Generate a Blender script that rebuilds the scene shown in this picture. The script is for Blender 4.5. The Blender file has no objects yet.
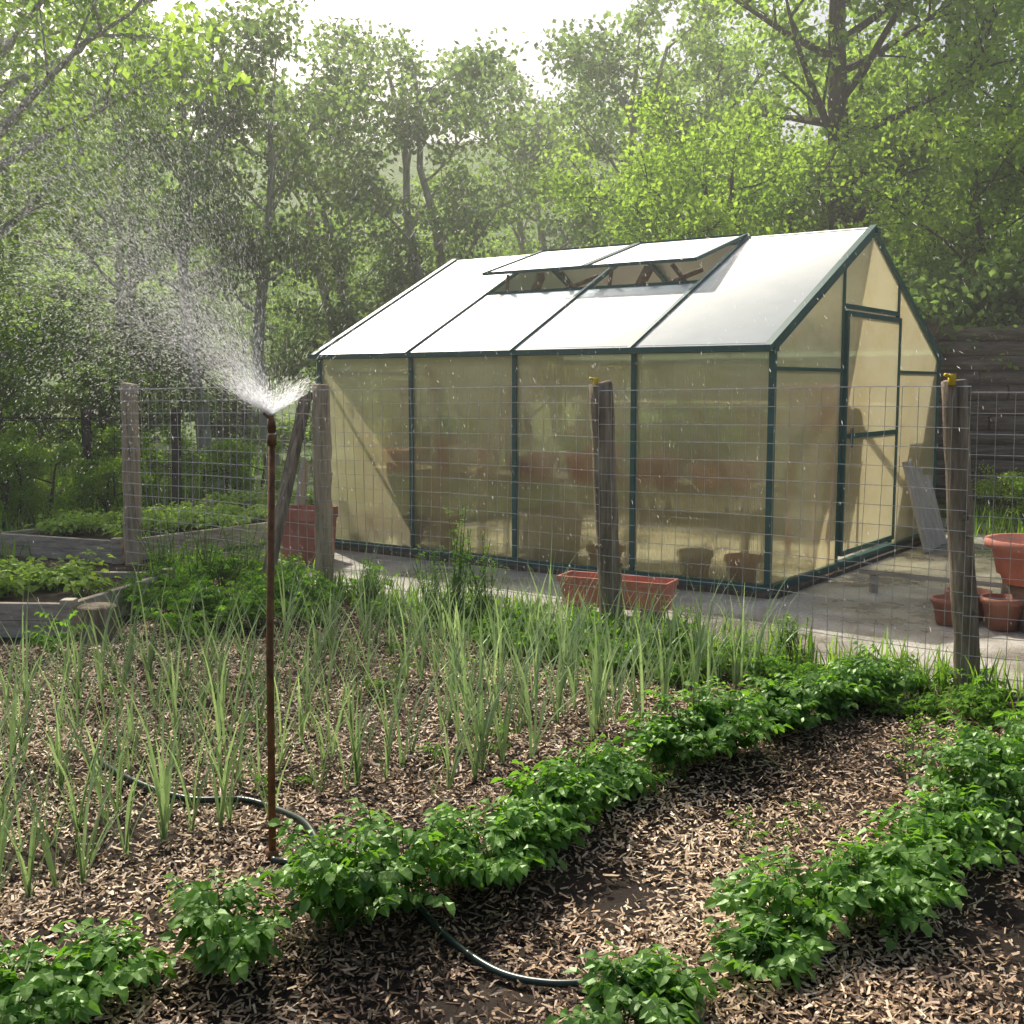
import bpy, math, random
import numpy as np
from mathutils import Vector, Matrix
R=np.random.default_rng(7); random.seed(7)
sc=bpy.context.scene
sc.view_settings.view_transform='Standard'
try: sc.view_settings.look='None'
except: pass
sc.view_settings.exposure=0
# ---------------- camera / light
cd=bpy.data.cameras.new("camera"); cam=bpy.data.objects.new("camera",cd); sc.collection.objects.link(cam)
cam.location=(0,0,1.55); cam.rotation_euler=(math.radians(90-6.3),0,0)
cd.lens=40.4; cd.sensor_width=36; cd.clip_end=2000; cd.clip_start=0.05
sc.camera=cam
AZ=-26; EL=48
ts=Vector((math.sin(math.radians(AZ))*math.cos(math.radians(EL)),math.cos(math.radians(AZ))*math.cos(math.radians(EL)),math.sin(math.radians(EL))))
sd=bpy.data.lights.new("sun",'SUN'); sd.energy=5; sd.angle=math.radians(.53); sd.color=(1,.94,.80)
so=bpy.data.objects.new("sun",sd); sc.collection.objects.link(so); so.rotation_euler=(-ts).to_track_quat('-Z','Y').to_euler()
w=bpy.data.worlds.new("World"); sc.world=w; w.use_nodes=True
nt=w.node_tree; bg=nt.nodes['Background']; sky=nt.nodes.new('ShaderNodeTexSky'); sky.sky_type='NISHITA'
sky.sun_disc=False; sky.sun_elevation=math.radians(EL); sky.sun_rotation=math.radians(AZ%360); sky.dust_density=7; sky.air_density=1.0; sky.ozone_density=.5
nt.links.new(sky.outputs[0],bg.inputs[0]); bg.inputs[1].default_value=0.15
# ---------------- helpers
class Mat:
    def __init__(s,name):
        s.m=bpy.data.materials.new(name); s.m.use_nodes=True; s.t=s.m.node_tree; s.t.nodes.clear()
        s.out=s.t.nodes.new('ShaderNodeOutputMaterial')
    def n(s,typ,**k):
        x=s.t.nodes.new(typ)
        for a,b in k.items():
            if a.startswith('_'): x.inputs[int(a[1:])].default_value=b
            else: setattr(x,a,b)
        return x
    def l(s,a,b): s.t.links.new(a,b)
    def ramp(s,fac,stops):
        r=s.n('ShaderNodeValToRGB'); e=r.color_ramp.elements
        while len(e)<len(stops): e.new(.5)
        for i,(p,c) in enumerate(stops): e[i].position=p; e[i].color=(*c,1)
        s.l(fac,r.inputs[0]); return r.outputs[0]
    def noise(s,scale,detail=4,rough=.6,stretch=None,coord='Object'):
        tc=s.n('ShaderNodeTexCoord'); v=tc.outputs[coord]
        if stretch:
            mp=s.n('ShaderNodeMapping'); mp.inputs['Scale'].default_value=stretch; s.l(v,mp.inputs[0]); v=mp.outputs[0]
        x=s.n('ShaderNodeTexNoise'); x.inputs['Scale'].default_value=scale; x.inputs['Detail'].default_value=detail; x.inputs['Roughness'].default_value=rough
        s.l(v,x.inputs['Vector']); return x.outputs[0]
def pbr(name,stops,scale=5,rough=.8,stretch=None,bump=.3,bscale=None,spec=.3,detail=6,metal=0):
    M=Mat(name); f=M.noise(scale,detail,.65,stretch); c=M.ramp(f,stops)
    p=M.n('ShaderNodeBsdfPrincipled'); p.inputs['Roughness'].default_value=rough; p.inputs['Specular IOR Level'].default_value=spec; p.inputs['Metallic'].default_value=metal
    M.l(c,p.inputs['Base Color'])
    if bump:
        b=M.n('ShaderNodeBump'); b.inputs['Strength'].default_value=bump; b.inputs['Distance'].default_value=.02
        M.l(M.noise(bscale or scale*3,5,.7,stretch),b.inputs['Height']); M.l(b.outputs[0],p.inputs['Normal'])
    M.l(p.outputs[0],M.out.inputs[0]); return M.m
def leafmat(name,dark,light,trans=.5,tcol=(1.3,1.6,.5),gloss=.0):
    M=Mat(name); a=M.n('ShaderNodeAttribute',attribute_name='tint'); c=M.ramp(a.outputs['Fac'],[(0,dark),(1,light)])
    d=M.n('ShaderNodeBsdfDiffuse'); M.l(c,d.inputs[0]); t=M.n('ShaderNodeBsdfTranslucent')
    mu=M.n('ShaderNodeMix',data_type='RGBA',blend_type='MULTIPLY'); mu.inputs[0].default_value=1; M.l(c,mu.inputs[6]); mu.inputs[7].default_value=(*tcol,1); M.l(mu.outputs[2],t.inputs[0])
    m=M.n('ShaderNodeMixShader',_0=trans); M.l(d.outputs[0],m.inputs[1]); M.l(t.outputs[0],m.inputs[2])
    if gloss<=0: M.l(m.outputs[0],M.out.inputs[0]); return M.m
    g=M.n('ShaderNodeBsdfGlossy'); g.inputs['Roughness'].default_value=.4; g.inputs[0].default_value=(.8,1,.7,1)
    m2=M.n('ShaderNodeMixShader',_0=gloss); M.l(m.outputs[0],m2.inputs[1]); M.l(g.outputs[0],m2.inputs[2]); M.l(m2.outputs[0],M.out.inputs[0]); return M.m
def link(o,parent=None):
    sc.collection.objects.link(o)
    if parent: o.parent=parent
    return o
def npmesh(name,V,F,mats,tint=None,midx=None,smooth=False):
    V=np.asarray(V,dtype=np.float32).reshape(-1,3); F=np.asarray(F,dtype=np.int32); k=F.shape[1]
    me=bpy.data.meshes.new(name); me.vertices.add(len(V)); me.vertices.foreach_set('co',V.ravel())
    me.loops.add(F.size); me.loops.foreach_set('vertex_index',F.ravel()); me.polygons.add(len(F))
    me.polygons.foreach_set('loop_start',np.arange(0,F.size,k,dtype=np.int32))
    if tint is not None:
        at=me.attributes.new('tint','FLOAT','POINT'); at.data.foreach_set('value',np.asarray(tint,dtype=np.float32))
    if midx is not None: me.polygons.foreach_set('material_index',np.asarray(midx,dtype=np.int32))
    me.polygons.foreach_set('use_smooth',np.full(len(F),smooth))
    for m in mats: me.materials.append(m)
    me.update(calc_edges=True); return me
def unit(a): return a/np.maximum(np.linalg.norm(a,axis=-1,keepdims=True),1e-9)
class B:  # accumulating mesh builder
    def __init__(s): s.v=[]; s.f=[]; s.m=[]
    def add(s,v,f,m=0):
        o=len(s.v); s.v+= [tuple(x) for x in v]; s.f+=[tuple(i+o for i in q) for q in f]; s.m+=[m]*len(f)
    def beam(s,p0,p1,w,h,m=0,up=(0,0,1)):
        p0=Vector(p0);p1=Vector(p1);d=(p1-p0).normalized();u=Vector(up); sx=d.cross(u)
        if sx.length<1e-3: sx=d.cross(Vector((1,0,0)))
        sx.normalize(); u=sx.cross(d).normalized(); v=[]
        for p in(p0,p1):
            for a,b in((-1,-1),(1,-1),(1,1),(-1,1)): v.append(p+sx*a*w/2+u*b*h/2)
        s.add(v,[(0,1,2,3),(7,6,5,4),(0,4,5,1),(1,5,6,2),(2,6,7,3),(3,7,4,0)],m)
    def tube(s,pts,rad,n=8,m=0,jit=0,caps=True):
        pts=[Vector(p) for p in pts]; base=len(s.v); vs=[];L=len(pts)
        if not hasattr(rad,'__len__'): rad=[rad]*L
        ref=None
        for i,p in enumerate(pts):
            d=(pts[min(i+1,L-1)]-pts[max(i-1,0)]).normalized()
            if ref is None: ref=d.orthogonal().normalized()
            ref=(ref-d*ref.dot(d)).normalized(); b=d.cross(ref)
            for k in range(n):
                a=2*math.pi*k/n; r=rad[i]*(1+random.uniform(-jit,jit)); vs.append(p+ref*math.cos(a)*r+b*math.sin(a)*r)
        f=[(i*n+k,i*n+(k+1)%n,(i+1)*n+(k+1)%n,(i+1)*n+k) for i in range(L-1) for k in range(n)]
        if caps: f+=[tuple(range(n))[::-1],tuple((L-1)*n+k for k in range(n))]
        s.add(vs,f,m)
    def lathe(s,c,prof,n=24,m=0,tilt=None):
        vs=[];c=Vector(c)
        for r,z in prof:
            for k in range(n):
                a=2*math.pi*k/n; v=Vector((r*math.cos(a),r*math.sin(a),z))
                if tilt: v=tilt@v
                vs.append(c+v)
        f=[(i*n+k,i*n+(k+1)%n,(i+1)*n+(k+1)%n,(i+1)*n+k) for i in range(len(prof)-1) for k in range(n)]
        s.add(vs,f,m)
    def obj(s,name,mats,parent=None,smooth=False,bevel=0):
        me=bpy.data.meshes.new(name); me.from_pydata(s.v,[],s.f)
        for x in mats: me.materials.append(x)
        me.polygons.foreach_set('material_index',s.m); me.polygons.foreach_set('use_smooth',[smooth]*len(s.f)); me.update()
        o=link(bpy.data.objects.new(name,me),parent)
        if bevel:
            bv=o.modifiers.new('bevel','BEVEL'); bv.width=bevel; bv.segments=2; bv.limit_method='ANGLE'
        return o
# coordinates relative to fence line
FP=np.array([2.30,5.65]); FT=np.array([-.8,.6]); FS=np.array([.6,.8])
def fs(x,y): return (x-FP[0])*FS[0]+(y-FP[1])*FS[1]
def fw(t,s,z=0): p=FP+FT*t+FS*s; return (float(p[0]),float(p[1]),z)
ROW1=np.array([[-1.33,2.38],[-1.08,2.60],[-.66,2.93],[-.14,3.38],[.36,4.0],[1.02,4.74],[1.92,5.66]])
ROW2=np.array([[.10,2.30],[.30,2.5],[.68,2.84],[1.16,3.28],[1.7,3.88],[2.3,4.66],[2.85,5.3]])
def rdist(x,y,row):
    d=np.full(np.shape(x),1e9)
    for a,b in zip(row[:-1],row[1:]):
        ab=b-a; t=np.clip(((x-a[0])*ab[0]+(y-a[1])*ab[1])/(ab@ab),0,1); d=np.minimum(d,np.hypot(x-a[0]-t*ab[0],y-a[1]-t*ab[1]))
    return d
_ph=R.uniform(0,6.28,(24,)); _k=R.normal(0,1,(24,2))*np.array([2,2])*np.linspace(.6,4.5,24)[:,None]
def lump(x,y):
    z=0
    for i in range(24): z=z+np.sin(_k[i,0]*x+_k[i,1]*y+_ph[i])/(1+i*.25)
    return z
def gh(x,y):
    x=np.asarray(x,float);y=np.asarray(y,float); s=fs(x,y); m=np.clip(-s/.6,0,1)*np.clip((9-abs(x))/1,0,1)
    return m*(lump(x,y)*.011+.04*np.exp(-(rdist(x,y,ROW1)/.22)**2)+.04*np.exp(-(rdist(x,y,ROW2)/.22)**2))+np.clip((y-30)/30,0,3)**1.5*5
# ---------------- materials
wood=pbr('sunlit_weathered_wood',[(.3,(.22,.165,.11)),(.5,(.54,.43,.30)),(.72,(.72,.6,.45))],4,.85,(6,6,.6),.7,14)  # paler, warmer base colour paints sunlight onto the left fence posts
woodD=pbr('dark_weathered_wood',[(.3,(.08,.062,.047)),(.5,(.25,.2,.15)),(.72,(.46,.39,.3))],4,.85,(6,6,.6),.7,14)
woodH=pbr('bed_timber',[(.3,(.24,.21,.17)),(.55,(.52,.45,.36)),(.75,(.66,.6,.5))],3,.85,(1.5,1.5,8),.5,12)
logM=pbr('log_wood',[(.3,(.06,.044,.032)),(.55,(.18,.135,.1)),(.75,(.32,.26,.195))],3,.9,(.8,4,6),.8,9)
bark=pbr('bark',[(.3,(.04,.032,.025)),(.7,(.15,.125,.1))],3,.9,(4,4,.7),.8,8)
barkp=pbr('pale_bark',[(.3,(.22,.2,.175)),(.7,(.6,.57,.52))],3,.9,(3,3,1),.6,8)
green=pbr('green_frame_paint',[(.3,(.02,.085,.08)),(.7,(.035,.125,.115))],6,.4,None,.05,spec=.5)
rust=pbr('rusty_pipe',[(.3,(.09,.045,.022)),(.7,(.28,.15,.07))],20,.7,None,.3)
armM=pbr('vent_arm_wood',[(.3,(.1,.075,.05)),(.7,(.25,.19,.13))],20,.7,None,.3)
terra=pbr('terracotta',[(.3,(.36,.12,.08)),(.7,(.52,.22,.16))],7,.75,None,.15)
terraL=pbr('terracotta_dull',[(.3,(.28,.11,.075)),(.7,(.42,.19,.13))],7,.8,None,.15)
wire=pbr('fence_wire',[(.3,(.34,.33,.31)),(.7,(.56,.54,.5))],30,.45,None,0,metal=.3)
hosem=pbr('hose_rubber',[(.3,(.012,.03,.026)),(.7,(.03,.055,.048))],10,.3,None,0,spec=.5)
stone=pbr('stone_block',[(.25,(.07,.055,.042)),(.55,(.19,.15,.115)),(.8,(.33,.27,.21))],2.5,.9,(1,1,3),.9,9)
plast=pbr('yellow_plastic',[(.3,(.6,.42,.02)),(.7,(.75,.55,.05))],6,.5,None,0)
greyb=pbr('grey_board',[(.3,(.36,.31,.25)),(.7,(.62,.55,.46))],4,.8,(4,4,.6),.3,10)
stemM=pbr('stem',[(.3,(.06,.12,.03)),(.7,(.1,.2,.05))],6,.6,None,0)
# panels
def panel(name,col,tr,rf,df,rough,stripe,dk=(.84,.76,.60),gl=1.35,gr=.28):
    M=Mat(name)
    tc=M.n('ShaderNodeTexCoord'); f=M.noise(1.3,7,.68,(1,1,1.6)); c0=M.ramp(f,[(.34,tuple(x*y for x,y in zip(col,dk))),(.58,col)])
    t=M.n('ShaderNodeBsdfTranslucent'); M.l(c0,t.inputs[0]); d=M.n('ShaderNodeBsdfDiffuse'); M.l(c0,d.inputs[0])
    r=M.n('ShaderNodeBsdfRefraction'); r.inputs['Roughness'].default_value=rough; r.inputs['IOR'].default_value=1.12; r.inputs[0].default_value=(*[min(1,x*1.08) for x in col],1)
    tp=M.n('ShaderNodeBsdfTransparent'); tp.inputs[0].default_value=(*[min(1,x*1.06) for x in col],1)
    g=M.n('ShaderNodeBsdfGlossy'); g.inputs['Roughness'].default_value=gr
    wv=M.n('ShaderNodeTexWave',wave_type='BANDS',bands_direction='X'); wv.inputs['Scale'].default_value=22; wv.inputs['Distortion'].default_value=0
    M.l(tc.outputs['UV'],wv.inputs[0]); b=M.n('ShaderNodeBump'); b.inputs['Strength'].default_value=stripe; b.inputs['Distance'].default_value=.01; M.l(wv.outputs['Fac'],b.inputs['Height'])
    for x in(r,g,t,d): M.l(b.outputs[0],x.inputs['Normal'])
    m1=M.n('ShaderNodeMixShader',_0=df); M.l(t.outputs[0],m1.inputs[1]); M.l(d.outputs[0],m1.inputs[2])
    m2=M.n('ShaderNodeMixShader',_0=rf); M.l(m1.outputs[0],m2.inputs[1]); M.l(r.outputs[0],m2.inputs[2])
    m3=M.n('ShaderNodeMixShader',_0=tr); M.l(m2.outputs[0],m3.inputs[1]); M.l(tp.outputs[0],m3.inputs[2])
    fr=M.n('ShaderNodeFresnel'); fr.inputs[0].default_value=gl
    m4=M.n('ShaderNodeMixShader'); M.l(fr.outputs[0],m4.inputs[0]); M.l(m3.outputs[0],m4.inputs[1]); M.l(g.outputs[0],m4.inputs[2]); M.l(m4.outputs[0],M.out.inputs[0]); return M.m
pwall=panel('polycarbonate_wall',(1.0,.92,.65),.28,.40,.08,.13,.3,(.86,.79,.66))  # yellow tint puts the light shining through the walls into the colour
prear=panel('polycarbonate_rear',(.99,.97,.89),.92,.3,.35,.25,.2)
proof=panel('polycarbonate_roof',(.50,.58,.64),.18,.12,.65,.6,.15,(.82,.86,.88),1.05,.5)  # same sheet, with reflected sky put into its blue-white colour
# ---------------- ground
def axis(lo,hi,st,far): 
    f=np.geomspace(1,far,16); return np.concatenate([lo-f[::-1],np.arange(lo,hi,st),hi+f])
xs=axis(-7,7,.06,500); ys=axis(1.5,11,.06,600)
X,Y=np.meshgrid(xs,ys); Z=gh(X,Y)
nx,ny=len(xs),len(ys); i=(np.arange(ny-1)[:,None]*nx+np.arange(nx-1)[None]).ravel()
S=fs(X,Y); grass=np.clip((S-.5)/1.2,0,1)+np.clip((-X-4.6+.0*Y)/1.,0,1)*np.clip((Y-7)/2,0,1)
M=Mat('garden_soil'); a=M.n('ShaderNodeAttribute',attribute_name='tint')
c1=M.ramp(M.noise(2.2,8,.7),[(.3,(.022,.016,.012)),(.5,(.06,.043,.032)),(.7,(.16,.115,.08))])
c2=M.ramp(M.noise(1.5,8,.7),[(.3,(.05,.09,.025)),(.55,(.11,.18,.05)),(.7,(.22,.24,.11))])
mx=M.n('ShaderNodeMix',data_type='RGBA'); M.l(a.outputs['Fac'],mx.inputs[0]); M.l(c1,mx.inputs[6]); M.l(c2,mx.inputs[7])
p=M.n('ShaderNodeBsdfPrincipled'); p.inputs['Roughness'].default_value=.85; p.inputs['Specular IOR Level'].default_value=.25; M.l(mx.outputs[2],p.inputs['Base Color'])
b=M.n('ShaderNodeBump'); b.inputs['Strength'].default_value=1; b.inputs['Distance'].default_value=.04; M.l(M.noise(30,8,.8),b.inputs['Height']); M.l(b.outputs[0],p.inputs['Normal']); M.l(p.outputs[0],M.out.inputs[0])
me=npmesh('ground',np.stack([X,Y,Z],-1),np.stack([i,i+1,i+nx+1,i+nx],1),[M.m],np.clip(grass,0,1).ravel(),smooth=True)
link(bpy.data.objects.new('ground',me))
# gravel path (wet)
grav=Mat('gravel'); c=grav.ramp(grav.noise(60,6,.8),[(.3,(.24,.215,.185)),(.5,(.46,.43,.38)),(.7,(.68,.64,.57))])
nz=grav.noise(1.1,6,.65); c2_=grav.ramp(nz,[(.42,(.5,.48,.45)),(.6,(1,1,1))]); mm=grav.n('ShaderNodeMix',data_type='RGBA',blend_type='MULTIPLY'); mm.inputs[0].default_value=1; grav.l(c,mm.inputs[6]); grav.l(c2_,mm.inputs[7])
p=grav.n('ShaderNodeBsdfPrincipled'); grav.l(grav.ramp(nz,[(.42,(.22,.22,.22)),(.6,(.6,.6,.6))]),p.inputs['Roughness']); grav.l(mm.outputs[2],p.inputs['Base Color']); b=grav.n('ShaderNodeBump'); b.inputs['Strength'].default_value=.4; b.inputs['Distance'].default_value=.015
grav.l(grav.noise(70,4,.7),b.inputs['Height']); grav.l(b.outputs[0],p.inputs['Normal']); grav.l(p.outputs[0],grav.out.inputs[0])
bb=B(); out=[]
for (t0,s0),(t1,s1) in zip([(-5,.12),(6.0,.12),(6.6,3),(6,8.2),(-5,8.2)],[(6.0,.12),(6.6,3),(6,8.2),(-5,8.2),(-5,.12)]):
    for k in range(14):
        q=k/14; out.append(fw(t0+(t1-t0)*q+random.uniform(-.06,.06),s0+(s1-s0)*q+random.uniform(-.05,.05),.012))
bb.add(out,[tuple(range(len(out)))[::-1]]); bb.obj('gravel_path',[grav.m])
# ---------------- wood chips
n=185000
cy=2.2+7.2*R.random(n)**1.25; cx=(R.random(n)*2-1)*(cy*.5+.3)
bare=np.exp(-(((cx-1.75)/.55)**2+((cy-3.0)/.35)**2))*2.2+np.exp(-(((cx-.3)/.3)**2+((cy-3.35)/.2)**2))*1.6+np.exp(-(((cx+.1)/.35)**2+((cy-2.75)/.15)**2))*1.4
dens=lump(cx*.9,cy*.9+3)*.40+R.normal(0,.5,n)-bare
k=(fs(cx,cy)<.02)&(dens>-.75)&~((cx<-2.4)&(cy>6.7)); cx,cy=cx[k],cy[k]; n=len(cx)
P=np.stack([cx,cy,gh(cx,cy)+R.uniform(.002,.022,n)],1); az=R.uniform(0,6.28,n); D=unit(np.stack([np.cos(az),np.sin(az),R.normal(0,.38,n)],1))
Nn=unit(np.stack([R.normal(0,.5,n),R.normal(0,.5,n),np.ones(n)],1)); Sd=unit(np.cross(D,Nn)); L=R.gamma(2.2,.0038,n)+.003; W=np.minimum(R.uniform(.0018,.005,n),L)
v=np.stack([P-D*L[:,None]-Sd*W[:,None],P+D*L[:,None]-Sd*W[:,None]*.6,P+D*L[:,None]*.9+Sd*W[:,None]*.8,P-D*L[:,None]*.8+Sd*W[:,None]],1)
tt=np.repeat(np.clip(R.beta(2.2,2.0,n)+lump(cx*.8,cy*.8)*.12,0,1),4)
M=Mat('wood_chips'); a=M.n('ShaderNodeAttribute',attribute_name='tint'); c=M.ramp(a.outputs['Fac'],[(0,(.06,.039,.025)),(.3,(.30,.19,.115)),(.65,(.60,.43,.27)),(1,(.82,.66,.47))])
p=M.n('ShaderNodeBsdfPrincipled'); p.inputs['Roughness'].default_value=.5; p.inputs['Specular IOR Level'].default_value=.45; M.l(c,p.inputs['Base Color']); M.l(p.outputs[0],M.out.inputs[0])
link(bpy.data.objects.new('wood_chip_mulch',npmesh('wood_chip_mulch',v,np.arange(4*n).reshape(n,4),[M.m],tt)))
# ---------------- leaves
def leafarr(P,D,N,L,W,curl=.3,fold=.15):
    P=np.asarray(P,float);D=unit(np.asarray(D,float));S=unit(np.cross(D,N));N=np.cross(S,D);L=np.asarray(L)[:,None];W=np.asarray(W)[:,None]
    a=P;b_=P+D*L*.33+N*L*.04;c=P+D*L*.7-N*L*curl*.25;d=P+D*L-N*L*curl*.7
    return np.stack([a,b_,c,d,b_+S*W*.5+N*W*fold,b_-S*W*.5+N*W*fold,c+S*W*.4+N*W*fold*.6,c-S*W*.4+N*W*fold*.6],1)
LT=np.array([(0,5,1),(0,1,4),(1,5,7),(1,7,2),(1,2,6),(1,6,4),(2,7,3),(2,3,6)])
def leafobj(name,V,tint,mat,extra=None,emat=None):
    n=len(V); F=(np.arange(n)[:,None,None]*8+LT[None]).reshape(-1,3); V=V.reshape(-1,3); T=np.repeat(tint,8); mi=np.zeros(len(F),int); mats=[mat]
    if extra is not None:
        ev,ef=extra; F=np.concatenate([F,ef+len(V)]); V=np.concatenate([V,ev]); T=np.concatenate([T,np.full(len(ev),.4)]); mi=np.concatenate([mi,np.ones(len(ef),int)]); mats.append(emat)
    return link(bpy.data.objects.new(name,npmesh(name,V,F,mats,T,mi,smooth=False)))
def stems_arr(st):
    vs=[];fs_=[]
    for p0,p1,r in st:
        p0=np.array(p0);p1=np.array(p1);d=unit(p1-p0);a=unit(np.cross(d,[.3,.9,.1]));b=np.cross(d,a);o=len(vs)
        for p,rr in((p0,r),(p1,r*.5)):
            for k in range(3): vs.append(p+rr*(a*math.cos(2.09*k)+b*math.sin(2.09*k)))
        for k in range(3):
            k2=(k+1)%3; fs_+=[(o+k,o+k2,o+3+k2),(o+k,o+3+k2,o+3+k)]
    return np.array(vs),np.array(fs_)
def bush(c,r,h,ns,nl,lf,A,st,tb=0.,pairs=2):
    for _ in range(ns):
        az=random.uniform(0,6.28); le=random.random()**.6; base=np.array([c[0]+random.gauss(0,.03),c[1]+random.gauss(0,.03),c[2]])
        tip=np.array([c[0]+math.cos(az)*r*le,c[1]+math.sin(az)*r*le,c[2]+h*(1-.5*le*le)*random.uniform(.75,1.1)])
        st.append((base,tip,.004))
        for j in range(nl):
            q=.25+.75*(j+1)/nl; p=base+(tip-base)*q; p[2]=base[2]+(tip[2]-base[2])*q**.8
            a2=az+random.uniform(-2,2) if q<.99 else az; d=np.array([math.cos(a2),math.sin(a2),random.uniform(-.1,.65)]); d/=np.linalg.norm(d)
            rl=lf*random.uniform(1.1,2.0); N=np.array([random.gauss(0,.45),random.gauss(0,.45),1.]); sd_=np.cross(d,N); sd_/=np.linalg.norm(sd_)
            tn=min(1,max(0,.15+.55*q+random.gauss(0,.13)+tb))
            e=p+d*rl; st.append((p,e,.0022))
            A.append((e,d-np.array([0,0,.35]),N,lf*random.uniform(.9,1.2),lf*.68,tn))
            for m in range(pairs):
                u=p+d*rl*(.35+.6*m/max(1,pairs-.5))
                for sg in(-1,1): A.append((u,d*.5+sg*sd_-np.array([0,0,.2]),N,lf*random.uniform(.65,1.),lf*.55,tn+random.gauss(0,.05)))
def finish(name,A,st,mat):
    P,D,N,L,W,T=[np.array(z) for z in zip(*A)]
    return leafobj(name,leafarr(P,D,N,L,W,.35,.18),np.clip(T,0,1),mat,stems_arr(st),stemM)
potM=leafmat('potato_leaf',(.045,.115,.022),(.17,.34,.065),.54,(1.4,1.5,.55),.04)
def along(row,step):
    out=[];acc=0
    for a,b_ in zip(row[:-1],row[1:]):
        Ld=np.linalg.norm(b_-a); u=acc
        while u<Ld: out.append(a+(b_-a)*u/Ld); u+=step*random.uniform(.8,1.25)
        acc=u-Ld
    return out
for row,step in((ROW1,.25),(ROW2,.25)):
    A=[];st=[]
    for q in along(row,step):
        x,y=q[0]+random.gauss(0,.03),q[1]+random.gauss(0,.03); s=random.uniform(.7,1.32)*(.66 if y<2.85 else 1)
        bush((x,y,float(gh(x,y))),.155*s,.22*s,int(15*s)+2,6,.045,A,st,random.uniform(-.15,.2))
    finish('potato_plants',A,st,potM)
# low leafy plants near fence & beds
lowM=leafmat('low_plant_leaf',(.06,.12,.025),(.22,.38,.08),.5)
A=[];st=[]
def sc_b(px,py): # ground point from sight line estimates of photo positions
    dn=126.2+(py-512)*.994; f=1143-(py-512)*.11; t=1.55/dn; return (px-512)*t,f*t
for k in range(75):
    t=random.uniform(-.3,3.4); s=random.uniform(-.75,.1); x,y,_=fw(t,s)
    z=float(gh(x,y)); f=random.uniform(.5,1.1); bush((x,y,z),.13*f,.17*f,7,4,.035,A,st,.1)
for k in range(50):
    x,y=-2.0+random.gauss(0,.4),7.9+random.gauss(0,.6); bush((x,y,float(gh(x,y))),.14,.22*random.uniform(.5,1.5),8,4,.04,A,st,.2)
for k in range(50):
    x,y=random.uniform(-3.4,2),0; y=random.uniform(3.2,7.5)
    if fs(x,y)<-.1: bush((x,y,float(gh(x,y))),.06,.07*random.uniform(.5,1.4),4,2,.028,A,st,.2,1)
for k in range(10):
    x,y=random.uniform(.8,2.6),random.uniform(3,5)
    if fs(x,y)<-.1: bush((x,y,float(gh(x,y))),.05,.06*random.uniform(.5,1.4),3,2,.022,A,st,.2,1)
finish('low_weeds',A,st,lowM)
# feathery tall weeds
wm=leafmat('feather_weed_leaf',(.08,.15,.05),(.28,.42,.13),.55)
A=[];st=[]
for (x,y,h,r) in [(-.32,7.2,.82,.2),(-.18,7.35,.6,.18),(-.5,7.3,.5,.18),(-2.25,8.3,.6,.25),(-2.05,8.6,.5,.25),(-2.5,8.0,.5,.25),(-2.0,7.2,.3,.2),(.95,6.5,.3,.15),(1.5,6.2,.3,.15),(-1.0,7.9,.35,.2),(-2.6,8.6,.55,.25)]:
    for _ in range(18):
        az=random.uniform(0,6.28); le=random.random(); bs=np.array([x+random.gauss(0,.05),y+random.gauss(0,.05),0.]); tp=np.array([x+math.cos(az)*r*le,y+math.sin(az)*r*le,h*random.uniform(.5,1.05)])
        st.append((bs,tp,.004))
        for j in range(30):
            q=random.uniform(.15,1); p=bs+(tp-bs)*q; a2=random.uniform(0,6.28)
            A.append((p,(math.cos(a2),math.sin(a2),random.uniform(0,1)),(0.1,.1,1),random.uniform(.03,.08)*(1.2-q*.6),.011,min(1,q*.7+random.random()*.3)))
finish('tall_weeds',A,st,wm)
# strap leaved plants: garlic, grass
def straps(P,az,lean,Ln,W,nseg=6,droop=1.):
    n=len(P); vs=np.zeros((n,(nseg+1)*2,3)); p=P.copy(); ang=lean.copy(); h=np.stack([np.cos(az),np.sin(az),np.zeros(n)],1); sd=np.stack([-np.sin(az),np.cos(az),np.zeros(n)],1)
    for k in range(nseg+1):
        q=k/nseg; wv=(W*(1-q**2.2)*(.75+.6*q*(1-q)))[:,None]+.0004
        vs[:,2*k]=p-sd*wv; vs[:,2*k+1]=p+sd*wv
        p=p+(h*np.sin(ang)[:,None]+np.array([0,0,1])*np.cos(ang)[:,None])*(Ln/nseg)[:,None]; ang=ang+droop*R.uniform(.0,.26,n)*(.4+q*1.6)
    F=[]
    for k in range(nseg): F.append([2*k,2*k+1,2*k+3,2*k+2])
    F=(np.arange(n)[:,None,None]*(nseg+1)*2+np.array(F)[None]).reshape(-1,4)
    return vs.reshape(-1,3),F
garM=leafmat('garlic_leaf',(.12,.19,.10),(.40,.51,.30),.48,(1.2,1.3,.8),.05)
Ps=[];AZs=[];LN=[];LNG=[];W_=[];T=[]
u=unit(np.array([.69,.72])); v2=np.array([-u[1],u[0]])
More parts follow.
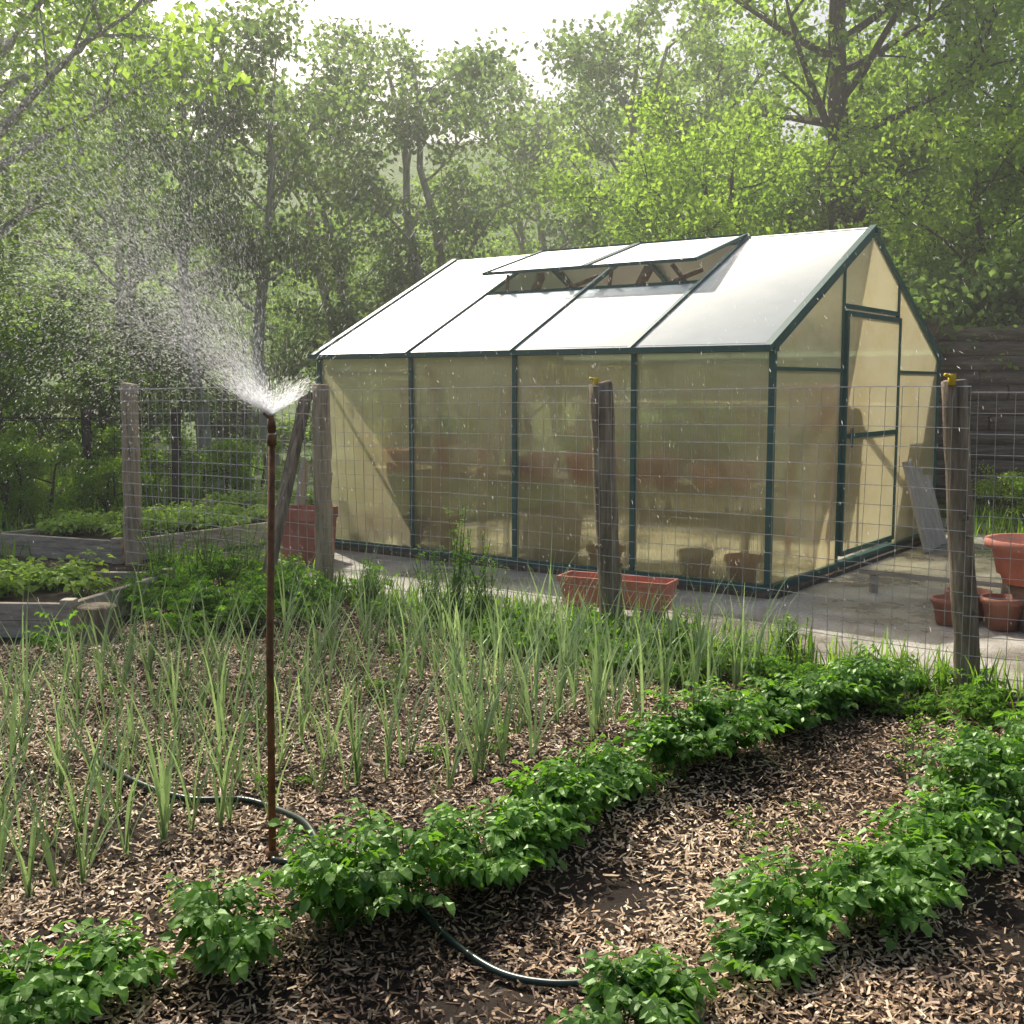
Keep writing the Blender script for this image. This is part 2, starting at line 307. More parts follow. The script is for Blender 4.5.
for ri,off in enumerate([-.12,.18,.50,.84,1.2,1.6,2.0,2.4]):
    d=-1.2
    while d<5.2:
        d+=random.uniform(.055,.145)
        if random.random()<.05: d+=.2
        o=np.array([-1.12,3.55])+u*d+v2*(off+random.gauss(0,.04)); x,y=o
        if fs(x,y)>-.2 or x<-4: continue
        if x<-2.3 and y>6.2: continue
        if ri>4 and random.random()<.2: continue
        if ri==0 and d<.9: continue
        g=random.uniform(.75,1.25)*1.05; plane=random.uniform(-.5,.5)+.6; nl=random.randint(5,9); z=float(gh(x,y)); fl=random.gauss(0,.06)
        for j in range(nl):
            q=j/nl; Ps.append([x+random.gauss(0,.004),y+random.gauss(0,.004),z]); AZs.append(plane+(math.pi if j%2 else 0)+random.gauss(0,.5)); LN.append(max(.02,.05+fl*(1 if j%2 else -1)+.28*(1-q)*random.uniform(.4,1.4))); LNG.append((.30+.28*q)*g*random.uniform(.75,1.12)); W_.append(random.uniform(.004,.0088)); T.append(random.random()*.7+.3*q)
n=len(Ps); v,F=straps(np.array(Ps),np.array(AZs),np.array(LN),np.array(LNG),np.array(W_),6,.85)
link(bpy.data.objects.new('garlic_plants',npmesh('garlic_plants',v,F,[garM],np.repeat(T,14))))
# grass
grM=leafmat('grass_blade',(.10,.18,.04),(.32,.45,.12),.55)
Ps=[]
for k in range(26000):
    r=random.random()
    if r<.5: x=random.uniform(-14,-4.3);y=random.uniform(9.5,22)
    elif r<.75: x=random.uniform(4.5,11);y=random.uniform(9.5,18)
    elif r<.82:
        t=random.uniform(-1,6.4); x,y,_=fw(t,random.gauss(-.05,.12))
    else: x=random.uniform(-12,8);y=random.uniform(15,24)
    Ps.append([x,y,float(0)])
Ps=np.array(Ps); Ps[:,2]=gh(Ps[:,0],Ps[:,1]); s_=(fs(Ps[:,0],Ps[:,1])); k=(s_>8.6)|(Ps[:,0]<-4.2)|(Ps[:,0]>4.6)|(s_<.3); Ps=Ps[k]; n=len(Ps)
v,F=straps(Ps,R.uniform(0,6.28,n),R.uniform(.0,.45,n),R.uniform(.12,.42,n)*np.where(np.abs(s_[k])<.5,.7,1),R.uniform(.003,.009,n),4)
link(bpy.data.objects.new('grass',npmesh('grass',v,F,[grM],np.repeat(R.random(n),10))))
# ---------------- trees
def quadleaves(C,size,droop=.3):
    n=len(C); D=unit(R.normal(0,1,(n,3))+np.array([0,0,-droop])); N=unit(R.normal(0,1,(n,3))+np.array([0,0,.7])); S=unit(np.cross(D,N)); L=(size*R.uniform(.7,1.3,n))[:,None]
    return np.stack([C,C+D*L*.5+S*L*.33,C+D*L,C+D*L*.5-S*L*.33],1)
def tree_mesh(name,seed,H,Rc,tr,lo,nlimb,nsub,per,ls,clr,barkm,leafm,trunks=1):
    global R
    random.seed(seed); R=np.random.default_rng(seed); b=B(); tips=[]
    for tk in range(trunks):
        a0=random.uniform(0,6.28); pts=[Vector((0.25*tk*math.cos(a0),.25*tk*math.sin(a0),-.1))]; lean=Vector((random.gauss(0,.06)+(.12*math.cos(a0) if trunks>1 else 0),random.gauss(0,.06),1))
        N=9
        for k in range(N): pts.append(pts[-1]+Vector((lean.x+random.gauss(0,.09),lean.y+random.gauss(0,.09),1))*H*.86/N)
        rd=[tr*(1-.9*k/N)**.8+.01 for k in range(N+1)]; rd[0]*=1.35; b.tube(pts,rd,9,0,.06,False)
        for li in range(nlimb//trunks):
            q=lo+(1-lo)*(li+random.random())/(nlimb//trunks); f=q*N; i0=min(int(f),N-1); p=pts[i0].lerp(pts[i0+1],f-i0)
            az=li*2.4+random.uniform(-.5,.5)+seed; prof=math.sin(math.pi*min(1,max(.12,(q-lo*.6)/(1.12-lo*.6))))**.7
            ln=Rc*prof*random.uniform(.65,1.15); el=random.uniform(.15,.9); d=Vector((math.cos(az)*math.cos(el),math.sin(az)*math.cos(el),math.sin(el)))
            lp=[p]
            for k in range(5): d=(d+Vector((random.gauss(0,.16),random.gauss(0,.16),.04+random.gauss(0,.1)))).normalized(); lp.append(lp[-1]+d*ln/5)
            r0=max(.015,rd[i0]*.45); b.tube(lp,[r0*(1-.85*k/5) for k in range(6)],6,0,.05,False)
            for sb in range(nsub):
                k=random.uniform(1.2,5); i1=min(int(k),4); s0=lp[i1].lerp(lp[i1+1],k-i1); sdv=(d+Vector((random.gauss(0,.8),random.gauss(0,.8),random.gauss(.05,.5)))).normalized(); e=s0+sdv*ln*random.uniform(.2,.42)
                b.tube([s0,s0.lerp(e,.5)+Vector((0,0,.04)),e],[r0*.28+.004,r0*.18+.003,.004],4,0,0,False)
                tips.append((e,1)); tips.append((s0.lerp(e,.55),.8))
    tv=np.array([[*t[0]] for t in tips]); m=len(tv)
    cl=np.repeat(tv,per,0); n=len(cl); sg=clr*np.repeat(R.uniform(.6,1.3,m),per); off=R.normal(0,1,(n,3)); off=off/np.linalg.norm(off,axis=1,keepdims=True)*(R.random(n)**.5)[:,None]
    C=cl+off*sg[:,None]*np.array([1.15,1.15,.75]); C=C[(C[:,2]>.15)]; n=len(C)
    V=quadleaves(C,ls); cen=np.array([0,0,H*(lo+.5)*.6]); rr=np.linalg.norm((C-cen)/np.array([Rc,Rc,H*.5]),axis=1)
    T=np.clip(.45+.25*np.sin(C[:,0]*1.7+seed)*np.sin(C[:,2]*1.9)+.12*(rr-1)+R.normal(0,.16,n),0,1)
    bv=np.array(b.v); bf=np.array([f for f in b.f]); nb=len(bv)
    VV=np.concatenate([bv,V.reshape(-1,3)]); FF=np.concatenate([bf,(np.arange(4*n).reshape(n,4)+nb)])
    return npmesh(name,VV,FF,[barkm,leafm],np.concatenate([np.full(nb,.5),np.repeat(T,4)]),np.concatenate([np.zeros(len(bf)),np.ones(n)]))
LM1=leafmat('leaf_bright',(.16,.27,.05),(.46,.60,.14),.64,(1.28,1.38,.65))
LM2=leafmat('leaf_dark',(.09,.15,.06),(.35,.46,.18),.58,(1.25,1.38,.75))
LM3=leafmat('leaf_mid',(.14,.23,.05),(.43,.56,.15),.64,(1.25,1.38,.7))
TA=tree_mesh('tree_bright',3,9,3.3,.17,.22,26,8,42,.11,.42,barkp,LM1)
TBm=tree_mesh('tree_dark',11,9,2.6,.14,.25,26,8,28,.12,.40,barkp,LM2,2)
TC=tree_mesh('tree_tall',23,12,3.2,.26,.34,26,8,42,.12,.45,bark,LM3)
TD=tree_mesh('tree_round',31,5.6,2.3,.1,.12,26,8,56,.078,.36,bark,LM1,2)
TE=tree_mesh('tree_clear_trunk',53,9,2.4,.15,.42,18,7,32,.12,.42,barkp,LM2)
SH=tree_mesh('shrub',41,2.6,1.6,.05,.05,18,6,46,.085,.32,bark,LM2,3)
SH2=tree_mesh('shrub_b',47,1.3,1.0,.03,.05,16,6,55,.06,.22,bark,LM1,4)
random.seed(5); R=np.random.default_rng(5)
def put(nm,me,x,y,s=1,sz=1,rot=None):
    o=link(bpy.data.objects.new(nm,me)); o.location=(x,y,float(gh(x,y))); o.scale=(s,s,s*sz); o.rotation_euler=(0,0,random.uniform(0,6.28) if rot is None else rot)
put('cottonwood_tree',TA,-6.4,13.2,1.0)
put('cottonwood_tree',TA,-9.5,18,1.1)
put('poplar_tree',TE,-4.45,17.3,.80); put('poplar_tree',TE,-3.75,18.2,.80)
for x,y,s in[(-6.9,20.5,.90),(-2.4,20.5,.80),(-.6,20.5,.88),(1.0,22,1.02)]: put('poplar_tree',TBm,x,y,s)
for x,y,s in[(3.3,25,.80),(5.3,18.3,.98),(6.6,20.5,1.0),(9.8,19,1.0),(-12.5,22,1.)]: put('cottonwood_tree',TC,x,y,s)
for x,y,s in[(2.3,17.2,.95),(4.0,17.6,.98),(6.6,15.6,.92),(8.2,15.2,1.2),(-8.2,15.5,.8)]: put('box_elder_tree',TD,x,y,s)
for k in range(12):
    x=-17+k*3.1+random.uniform(-.6,.6); y=30+random.uniform(-2,3); g=(-.26<x/y<-.02) or (.15<x/y<.25)
    put('distant_tree',[TBm,TA,TA][k%3],x,y,(.70 if g else 1.1)*random.uniform(.95,1.1))
for k in range(14):
    x=-13+k*1.9+random.uniform(-.4,.4); y=random.uniform(20,24); put('shrub',SH,x,y,random.uniform(1.1,1.6))
for x,y,s in[(-7.6,16,.9),(-5.6,16.2,.7),(5.6,14.8,1.2),(7.4,14.6,1.25),(9.4,14.2,1.2)]: put('shrub',SH,x,y,s)
for x,y,s in[(-5.6,12.6,.65),(-6.4,13,.8),(-4.7,13.2,.5),(-7.2,14.5,1),(-5,15,.7),(-3.8,15.2,.6),(5.4,12.0,.45),(6.2,12.2,.6),(7.3,12.3,.7)]: put('garden_bush',SH2,x,y,s)
# ---------------- greenhouse
G=bpy.data.objects.new('greenhouse',None); link(G)
O=Vector((1.87,8.30,0)); a=Vector((-.81,.586,0)).normalized(); c_=Vector((.586,.81,0)).normalized()
GL=4.55; GW=4.1; EV=1.82; RG=2.84; Z0=.03
def g(u,v,z): return O+a*u+c_*v+Vector((0,0,z))
def quad(name,pts,mat,ulen=None,vs=1):
    me=bpy.data.meshes.new(name); me.from_pydata([tuple(p) for p in pts],[],[tuple(range(len(pts)))]); uv=me.uv_layers.new()
    e=(pts[1]-pts[0]).normalized(); f=Vector((0,0,1))
    for i,p in enumerate(pts): uv.data[i].uv=((p-pts[0]).dot(e)*1.0,(p-pts[0]).dot(f))
    me.materials.append(mat); return link(bpy.data.objects.new(name,me),G)
fr=B(); ft=.055
bay=GL/4
def slope(v): return EV+(RG-EV)*(v/(GW/2) if v<=GW/2 else (GW-v)/(GW/2))
for v,mat in((0,pwall),(GW,prear)):
    fr.beam(g(-.03,v,.06),g(GL+.03,v,.06),.06,.07); fr.beam(g(-.03,v,EV),g(GL+.03,v,EV),.07,.06)
    for k in range(5): fr.beam(g(k*bay,v,.1),g(k*bay,v,EV),.04,.038 if 0<k<4 else .05,0,tuple(c_))
    for k in range(4): quad('wall_panel',[g(k*bay,v,.09),g((k+1)*bay,v,.09),g((k+1)*bay,v,EV),g(k*bay,v,EV)],mat)
fr.beam(g(-.05,GW/2,RG+.01),g(GL+.05,GW/2,RG+.01),.08,.045)
# roof, vents in bays 1,2 (counted from near corner)
ov=-.1
def rp(u,q): # q=0 eave (overhang) .. 1 ridge front slope
    v=ov+(GW/2-ov)*q; return g(u,v,EV+.045+(RG-EV)*(v/(GW/2)))
VQ=.56
for k in range(4):
    u0,u1=k*bay,(k+1)*bay; q1=VQ if k in(1,2) else 1
    quad('roof_panel',[rp(u0,0),rp(u1,0),rp(u1,q1),rp(u0,q1)],proof)
    quad('roof_panel',[g(u0,GW+.1,EV),g(u1,GW+.1,EV),g(u1,GW/2,RG+.02),g(u0,GW/2,RG+.02)],prear)
for k in range(5):
    fr.beam(rp(k*bay,0),rp(k*bay,1),.032 if 0<k<4 else .055,.04); fr.beam(g(k*bay,GW+.1,EV),g(k*bay,GW/2,RG),.035,.04)
fr.beam(rp(-.03,0),rp(GL+.03,0),.05,.04)
fr.beam(rp(bay,VQ),rp(3*bay,VQ),.03,.035)
vb=B()
for k in(1,2):
    u0,u1=k*bay+.02,(k+1)*bay-.02; hv=GW/2-.02; lo_v=GW/2-1.02; lz=2.60; hz=RG+.06
    A1,A2,B2,B1=g(u0,lo_v,lz),g(u1,lo_v,lz),g(u1,hv,hz),g(u0,hv,hz)
    quad('vent_panel',[A1,A2,B2,B1],proof)
    for p,q in((A1,A2),(A2,B2),(B2,B1),(B1,A1)): fr.beam(p,q,.028,.028)
    um=(u0+u1)/2
    for du in(-.3,.3): vb.beam(g(um+du,lo_v+.06,lz-.02),g(um+du*1.5,GW/2-.78,2.3),.03,.03)
    vb.beam(g(um-.05,lo_v+.1,lz-.04),g(um+.25,lo_v+.35,2.32),.07,.06)
    vb.beam(g(um+.25,lo_v+.35,2.33),g(um-.1,GW/2,2.62),.04,.04)
vb.obj('vent_arms',[armM],G)
# gable ends
x1,x2=1.38,2.78
for u,mat in((0,pwall),(GL,prear)):
    for va,vb_ in((0,x1),(x2,GW)):
        quad('gable_panel',[g(u,va,.09),g(u,vb_,.09),g(u,vb_,slope(vb_)),g(u,va,slope(va))],mat)
    quad('gable_panel',[g(u,x1,2.19),g(u,x2,2.19),g(u,x2,slope(x2)),g(u,GW/2,RG),g(u,x1,slope(x1))],mat)
    if u: quad('gable_panel',[g(u,x1,.09),g(u,x2,.09),g(u,x2,2.19),g(u,x1,2.19)],mat)
    fr.beam(g(u,.03,.06),g(u,GW-.03,.06),.06,.06)
    fr.beam(g(u,0,EV),g(u,GW/2,RG),.045,.045); fr.beam(g(u,GW,EV),g(u,GW/2,RG),.045,.045)
    for v in(x1,x2): fr.beam(g(u,v,.1),g(u,v,slope(v)),.03,.03,0,tuple(a))
    fr.beam(g(u,.03,1.67),g(u,x1-.02,1.67),.03,.026); fr.beam(g(u,x2+.02,1.67),g(u,GW-.03,1.67),.03,.026)
    fr.beam(g(u,x1,2.19),g(u,x2,2.19),.04,.035)
fr.obj('frame',[green],G)
db=B(); uo=-.03
for p,q,w_ in((g(uo,x1+.03,.14),g(uo,x1+.03,2.15),.05),(g(uo,x2-.03,.14),g(uo,x2-.03,2.15),.05)): db.beam(p,q,.03,.03,0,tuple(a))
for z in(.16,1.13,2.13): db.beam(g(uo,x1+.05,z),g(uo,x2-.05,z),.03,.04)
db.beam(g(uo-.04,x1+.1,1.04),g(uo-.04,x1+.1,1.2),.02,.02)
db.obj('door_frame',[green],G)
quad('door_panel',[g(uo,x1+.04,.17),g(uo,x2-.04,.17),g(uo,x2-.04,2.12),g(uo,x1+.04,2.12)],pwall)
# gutter plinth
pb=B()
for p,q in((g(-.05,-.06,.02),g(GL+.05,-.06,.02)),(g(-.06,-.05,.02),g(-.06,GW+.05,.02))): pb.beam(p,q,.08,.05)
pb.obj('plinth',[bark],G)
# interior
ib=B()
for v0 in(.35,3.5):
    for z in(.75,1.35 if v0>1 else .74):
        for k in range(4): ib.beam(g(.3,v0+k*.12,z),g(GL-.3,v0+k*.12,z),.1,.03)
    for u in(.35,1.6,2.9,4.1):
        for dv in(0,.38): ib.beam(g(u,v0+dv,0),g(u,v0+dv,.74),.06,.06)
ib.beam(g(3.2,.15,0),g(3.3,.12,1.75),.1,.04); ib.beam(g(3.9,.9,0),g(3.7,.2,1.6),.14,.03); ib.beam(g(2.7,.2,.75),g(2.4,.15,1.6),.12,.03); ib.beam(g(.5,.3,0.8),g(.9,.15,1.7),.1,.03)
ib.obj('potting_bench',[woodH])
def pot(b,c,r,h,m=0,tilt=None):
    b.lathe(c,[(0,0),(r*.7,0),(r*.95,h*.82),(r*1.05,h*.82),(r*1.05,h),(r*.93,h),(r*.88,h*.8),(0,h*.78)],20,m,tilt)
random.seed(9)
for k in range(14):
    b=B(); u=.35+k*.29+random.uniform(-.1,.1); v0=random.choice([.2,.24,3.7]); pot(b,g(u,v0,.77),random.uniform(.10,.17),random.uniform(.16,.32)); b.obj('flower_pot',[random.choice([terra,greyb,terra,terraL])],smooth=True)
for k in range(7):
    b=B(); u=random.uniform(.3,4.3); pot(b,g(u,random.uniform(.2,.3),.02),random.uniform(.12,.18),random.uniform(.2,.35)); b.obj('flower_pot',[random.choice([terra,greyb,bark,terraL])],smooth=True)
b=B(); b.lathe(g(2.2,.4,.02),[(0,0),(.25,0),(.3,.45),(.28,.45),(.24,.05)],20); b.obj('bucket',[greyb],smooth=True)
b=B(); b.lathe(g(.45,1.75,1.2),[(0,0),(.26,0),(.34,.34),(.31,.36),(.2,.1)],20); 
for du in(-.2,.2):
    for dv in(-.2,.2): b.beam(g(.45+du,1.75+dv,0),g(.45+du,1.75+dv,1.17),.04,.04)
b.beam(g(.2,1.75,1.18),g(.7,1.75,1.18),.5,.03); b.obj('planter_on_stand',[terra])
A=[];st=[]
for u,v_,h in((.8,.5,.7),(1.7,.5,.5),(3.5,.5,.7),(2.6,3.5,.8),(1.2,3.5,.8)):
    bush(tuple(g(u,v_,.85)),.3,h*.7,14,6,.08,A,st)
finish('greenhouse_plants',A,st,potM)
# ---------------- fence
def post(name,bx,by,tx,ty,h,r0,r1,mat=wood,cap=True):
    b=B(); N=14; pts=[];rd=[]
    for k in range(N+1):
        q=k/N; pts.append((bx+(tx-bx)*q+random.gauss(0,.003),by+(ty-by)*q,-.05+(h+.05)*q)); rd.append((r0+(r1-r0)*q)*random.uniform(.96,1.04))
    pts.append((tx,ty,h+.006)); rd.append(r1*.8)
    b.tube(pts,rd,14,0,.05)
    for _ in range(3):
        q=random.uniform(.2,.9); az=random.uniform(3.4,6); x=bx+(tx-bx)*q;y=by+(ty-by)*q; r=r0+(r1-r0)*q
        b.tube([(x+math.cos(az)*r*.8,y+math.sin(az)*r*.8,h*q),(x+math.cos(az)*r*1.18,y+math.sin(az)*r*1.18,h*q+.01)],[.02,.013],6)
    if cap:
        b.beam((tx-.03,ty-.05,h-.02),(tx-.03,ty-.05,h+.035),.03,.03,1); b.tube([(tx-.03,ty-.05,h+.02),(tx-.07,ty-.06,h+.03)],.009,6,1)
    return b.obj(name,[mat,plast],smooth=True)
post('fence_post',2.30,5.65,2.16,5.65,1.57,.062,.06,woodD)
post('fence_post',.62,6.93,.53,6.93,1.56,.072,.07,woodD)
post('fence_post',-1.39,8.42,-1.39,8.42,1.55,.068,.066,wood,cap=False)
post('fence_post',-3.28,9.85,-3.26,9.85,1.56,.075,.07,wood,cap=False)
post('fence_post',4.35,4.1,4.35,4.1,1.57,.06,.058)
b=B()
def wmesh(b,P0,P1,h,dx,dz,r,z0=.03,sag=.012):
    P0=np.array(P0);P1=np.array(P1);Ln=np.linalg.norm(P1-P0); d=(P1-P0)/Ln; n=int(Ln/dx); nz=int(h/dz)
    nrm=np.array([-d[1],d[0]])
    def pt(u,z):
        wv=sag*math.sin(u*2.1+z*1.7)+sag*.7*math.sin(u*5.3-z*3); q=P0+d*u+nrm*wv; return (q[0],q[1],z0+z+sag*math.sin(u*1.3+z)*.7)
    for k in range(n+1): b.tube([pt(k*dx,z) for z in np.linspace(0,h,8)],r,3,0,0,False)
    for j in range(nz+1): b.tube([pt(u,j*dz if j else 0) for u in np.linspace(0,Ln,max(3,int(Ln/.25)))],r*(1.7 if j in(nz,) else 1),3,0,0,False)
of=-.07*FS
seq=[(4.35,4.1),(2.26,5.62),(.57,6.9),(-1.39,8.37),(-3.28,9.8)]
for kk,(p,q) in enumerate(zip(seq[:-1],seq[1:])): wmesh(b,np.array(p)+of,np.array(q)+of,1.5,.085,.1,.003 if kk==3 else .002,.03,.02)
b.obj('wire_fence',[wire])
# far fence left and right
b=B(); wmesh(b,(-13,14.5),(-4.0,13.6),1.05,.16,.13,.003,.1,.02)
for p,q in(((-13,14.55,1.18),(-4,13.65,1.15)),): b.tube([p,q],.014,6)
b.obj('wire_fence',[bark])
for x,y in((-12,14.45),(-9.6,14.2),(-7.9,14.05),(-6.2,13.85),(-5.1,13.75),(-4.0,13.65)): post('fence_post',x,y,x+.02,y,1.28,.06,.055,bark,False)
# leaning board + brace near 2nd post
b=B(); b.beam((-1.80,8.15,0),(-1.50,8.45,1.5),.10,.045); b.obj('leaning_board',[woodD])
# ---------------- raised beds
def bed(name,c,d1,l1,d2,l2,h,th=.05):
    b=B(); c=np.array(c); d1=unit(np.array(d1,float)); d2=unit(np.array(d2,float)); P_=[c,c+d1*l1,c+d1*l1+d2*l2,c+d2*l2]
    for i in range(4):
        p,q=P_[i],P_[(i+1)%4]; e=unit(q-p)*th/2*(1 if i%2 else -1)
        for lay in range(2): b.beam((*(p+e),h*(.25+.5*lay)),(*(q-e),h*(.25+.5*lay)),th*(1 if lay else .94),h*.49)
        b.beam((*p,-.02),(*p,h*1.12),.085,.085)
    b.add([(*(x),h*.8) for x in P_],[(0,1,2,3)],1); b.obj(name,[woodH,bpy.data.materials['garden_soil']],bevel=.006); return P_
bedM=leafmat('lettuce_leaf',(.14,.25,.04),(.40,.55,.12),.5,(1.2,1.3,.6),.03)
A=[];st=[]
for c,d1,l1,d2,l2,h in(((-3.45,9.95),(.6,.8),2.6,(-.92,.38),1.4,.2),((-2.72,6.95),(.22,1),1.2,(-1,.06),2.2,.22),((-3.3,12.4),(.8,.2),1.4,(-.3,1),1.0,.2)):
    P_=bed('raised_bed',c,d1,l1,d2,l2,h)
    for k in range(int(36*l1*l2/2.5)):
        q=random.uniform(.1,.9);w_=random.uniform(.08,.92); p=P_[0]+(P_[1]-P_[0])*q+(P_[3]-P_[0])*w_; bush((p[0],p[1],h*.8),.13,random.uniform(.09,.2),9,3,.06,A,st,.15,1)
finish('lettuce_plants',A,st,bedM)
b=B(); b.tube([(-2.5,6.82,-.02),(-2.5,6.82,.1),(-2.5,6.82,.225),(-2.5,6.82,.232)],[.115,.112,.115,.105],18,0,.02); b.obj('log_stump',[woodD],smooth=False)
b=B(); b.beam((-2.35,9.1,.04),(-1.8,9.5,.04),.1,.08);b.obj('timber_edging',[woodH],bevel=.006)
# ---------------- terracotta planters (troughs)
def trough(name,c,d,L,W,H,mat,tilt=0):
    d=unit(np.array(d,float)); n=np.array([-d[1],d[0]]); b=B()
    def ring(l,w_,z): return [(c[0]+d[0]*x*l/2+n[0]*y*w_/2,c[1]+d[1]*x*l/2+n[1]*y*w_/2,c[2]+z+x*tilt) for x,y in((-1,-1),(1,-1),(1,1),(-1,1))]
    rs=[ring(L*.90,W*.72,0),ring(L*.97,W*.92,H*.8),ring(L,W,H*.8),ring(L,W,H),ring(L*.96,W*.86,H),ring(L*.9,W*.75,H*.7)]
    v=[p for r in rs for p in r]; f=[(i*4+k,i*4+(k+1)%4,(i+1)*4+(k+1)%4,(i+1)*4+k) for i in range(5) for k in range(4)]+[(3,2,1,0),(20,21,22,23)]
    b.add(v,f); return b.obj(name,[mat],bevel=.006)
trough('trough_planter',(.70,7.56,.08),(.90,-.44),.78,.24,.2,terra)
b=B(); b.beam((.42,7.70,.045),(.52,7.65,.045),.2,.066); b.beam((.88,7.48,.045),(.98,7.43,.045),.2,.066); b.obj('planter_support_block',[woodD],bevel=.005)
# pots at right
for x,y,z,r,h in((3.1,7.15,.02,.13,.2),(2.82,7.3,.02,.11,.17),(3.0,7.45,.02,.14,.19),(3.35,6.8,.02,.13,.24)):
    b=B(); pot(b,(x,y,z),r,h); b.obj('terracotta_pot',[terraL],smooth=True)
b=B(); b.lathe((3.33,7.2,.30),[(0,0),(.2,0),(.28,.22),(.32,.23),(.32,.28),(.29,.28),(.24,.06),(0,.05)],24); b.obj('terracotta_pot',[terra],smooth=True)
b=B(); b.beam((3.37,7.22,.0),(3.37,7.22,.30),.36,.36); 
b.obj('pot_stand_block',[stone],bevel=.02)
# boards leaning on the gable wall (lie in the wall's plane, tilted in at the top)
b=B()
for k in range(3):
    vv=2.98+.30*k; q0=g(-.30+.02*k,vv,.015); q1=g(-.06,vv+.03,.84-.08*k); b.beam(q0,q1,.25,.022,0,tuple(-a))
b.obj('leaning_boards',[greyb])
b=B(); b.beam((2.62,8.55,.16),(3.45,7.75,.18),.035,.035); b.beam((2.70,8.47,.0),(2.70,8.47,.14),.05,.05); b.beam((3.40,7.80,0),(3.40,7.80,.155),.05,.05); b.obj('low_timber_rail',[woodH])
# red bin near left corner of greenhouse
trough('red_storage_bin',(-1.80,10.05,0),(.9,-.3),.4,.4,.48,terra)
b=B(); b.beam((-2.0,10.3,.0),(-1.9,10.6,.85),.3,.03,0,(1,0,0)); b.obj('leaning_boards',[greyb])
# ---------------- stacked log wall at right
b=B(); random.seed(3)
for ly in range(13):
    x=4.5-random.uniform(0,1.2); z=.08+ly*.172
    while x<13.5:
        wd=random.uniform(1.4,3.2); r0=random.uniform(.082,.1); y=13.4-(x-5)*.1+ly*.02+random.uniform(-.03,.03); N=7
        b.tube([(x+.01+(wd-.02)*k/N,y-.1*wd*k/N,z+random.uniform(-.01,.01)) for k in range(N+1)],[r0*random.uniform(.92,1.05) for k in range(N+1)],10,0,.05); x+=wd
for x in(4.75,7.2,9.8): b.tube([(x,13.2-(x-5)*.1,-.1),(x,13.2-(x-5)*.1,2.3)],[.11,.1],10,0,.04)
b.obj('log_retaining_wall',[logM])
# ---------------- hoses
def hose(pts,r=.013):
    P_=[];n=len(pts)
    for i in range(n-1):
        p0,p1,p2,p3=[np.array(pts[max(0,min(n-1,i+k))],float) for k in(-1,0,1,2)]
        for t in np.linspace(0,1,10,endpoint=False): P_.append(.5*(2*p1+(p2-p0)*t+(2*p0-5*p1+4*p2-p3)*t*t+(-p0+3*p1-3*p2+p3)*t**3))
    P_.append(np.array(pts[-1],float)); b=B(); b.tube([(p[0],p[1],float(gh(p[0],p[1]))+r+.014) for p in P_],r,8); return b.obj('garden_hose',[hosem],smooth=True)
hose([sc_b(*p) for p in((100,770),(135,790),(190,805),(250,805),(300,825),(318,852),(300,868),(272,866))],.0125)
hose([sc_b(*p) for p in((380,900),(410,912),(450,945),(500,975),(550,990),(592,994))],.0105)
hose([(2.35,5.5),(2.7,5.45),(3.1,5.5),(3.6,5.3)])
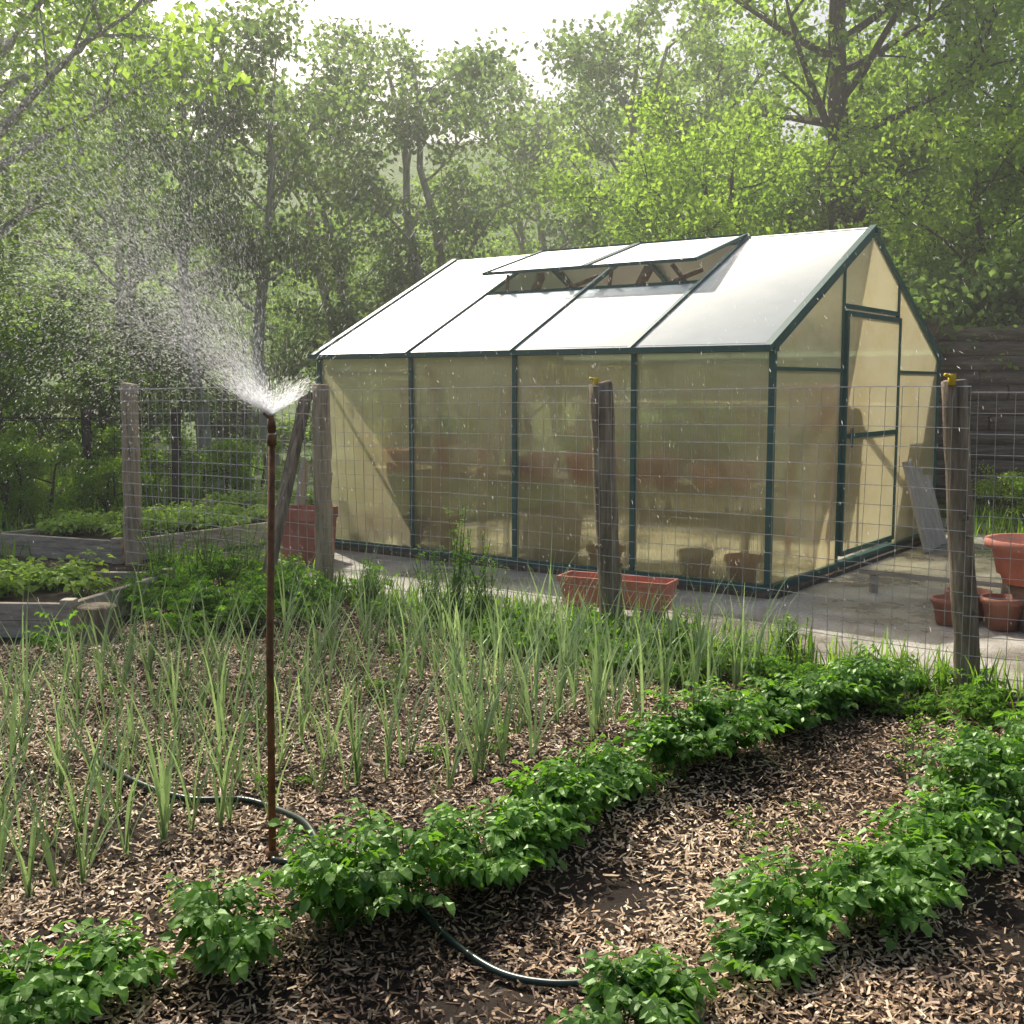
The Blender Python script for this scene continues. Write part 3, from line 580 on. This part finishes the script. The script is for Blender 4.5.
# ---------------- sprinkler
SX,SY=-.79,3.64; SZ=1.455
b=B(); b.tube([(SX,SY,-.05),(SX+.008,SY,.7),(SX+.03,SY,1.38)],[.0125,.012,.0115],12)
b.tube([(SX+.03,SY,1.36),(SX+.03,SY,1.395)],.015,8); b.tube([(SX+.03,SY,1.40),(SX+.03,SY,1.42),(SX+.03,SY,1.455)],[.012,.014,.007],10)
b.tube([(SX+.03,SY,1.44),(SX+.005,SY,1.462)],.005,6); b.tube([(SX,SY,.0),(SX,SY,.03)],.022,8)
b.obj('garden_sprinkler',[rust],smooth=True)
R=np.random.default_rng(99)
def drops(n,azf,elf,v0,tmax,wind,wd,ln,jit,tp=.8):
    az=azf(n);el=elf(n);sp=R.uniform(*v0,n);t=tmax*R.random(n)**tp
    V=np.stack([np.cos(az)*np.cos(el),np.sin(az)*np.cos(el),np.sin(el)],1)*sp[:,None]; g_=np.array([0,0,-9.8]); wv=np.array(wind)
    dr=1.1; e=(1-np.exp(-dr*t))/dr
    P=np.array([SX+.03,SY,SZ])+V*e[:,None]+(.5*g_*.55)[None]*(t**2)[:,None]+wv*(t**2)[:,None]+R.normal(0,1,(n,3))*jit*t[:,None]
    D=unit(V*np.exp(-dr*t)[:,None]+g_*.55*t[:,None]+wv*2*t[:,None]+R.normal(0,.15,(n,3)))
    k=(P[:,2]>.1)&(P[:,1]>2.9); P=P[k];D=D[k];n=len(P)
    L=R.uniform(*ln,n)[:,None]; W=(R.uniform(*wd,n))[:,None]; S=unit(np.cross(D,R.normal(0,1,(n,3)))); 
    return np.stack([P-D*L,P+S*W,P+D*L,P-S*W],1)
U=lambda a_,b_:(lambda n:R.uniform(a_,b_,n))
q=[drops(9000,U(0,6.28),U(.55,.85),(1.5,4.5),.045,(0,0,0),(.0004,.0008),(.003,.009),.015),
   drops(90000,lambda n:R.normal(2.78,.36,n),lambda n:R.normal(.86,.20,n),(2.0,9.5),.6,(-.3,.3,0.9),(.0003,.0006),(.002,.007),.17,1.15),
   drops(26000,lambda n:R.normal(2.5,.6,n),lambda n:R.normal(.98,.24,n),(4,10),1.0,(-.2,.5,.8),(.0003,.0006),(.003,.010),.35),
   drops(12000,lambda n:R.normal(1.5,.8,n),lambda n:R.normal(.9,.2,n),(5,11),1.5,(.3,.5,.2),(.0004,.0009),(.005,.016),.3)]
v=np.concatenate(q); M=Mat('water_drops'); t=M.n('ShaderNodeBsdfTranslucent'); t.inputs[0].default_value=(.97,.98,1,1); g2=M.n('ShaderNodeBsdfDiffuse'); g2.inputs[0].default_value=(.95,.97,1,1)
m=M.n('ShaderNodeMixShader',_0=.3); M.l(t.outputs[0],m.inputs[1]); M.l(g2.outputs[0],m.inputs[2]); M.l(m.outputs[0],M.out.inputs[0])
link(bpy.data.objects.new('water_spray',npmesh('water_spray',v,np.arange(len(v)*4).reshape(-1,4),[M.m])))
# drifting mist over the garden; wide volume added also for the lens-flare veil
b=B(); b.beam((-2,4.6,4.2),(-2,25,4.2),36,8.6); o=b.obj('mist',[])
M=Mat('mist'); vs=M.n('ShaderNodeVolumeScatter'); vs.inputs['Density'].default_value=.0065; vs.inputs['Anisotropy'].default_value=.45; vs.inputs[0].default_value=(.98,1,1,1); M.l(vs.outputs[0],M.out.inputs['Volume'])
o.data.materials.append(M.m)
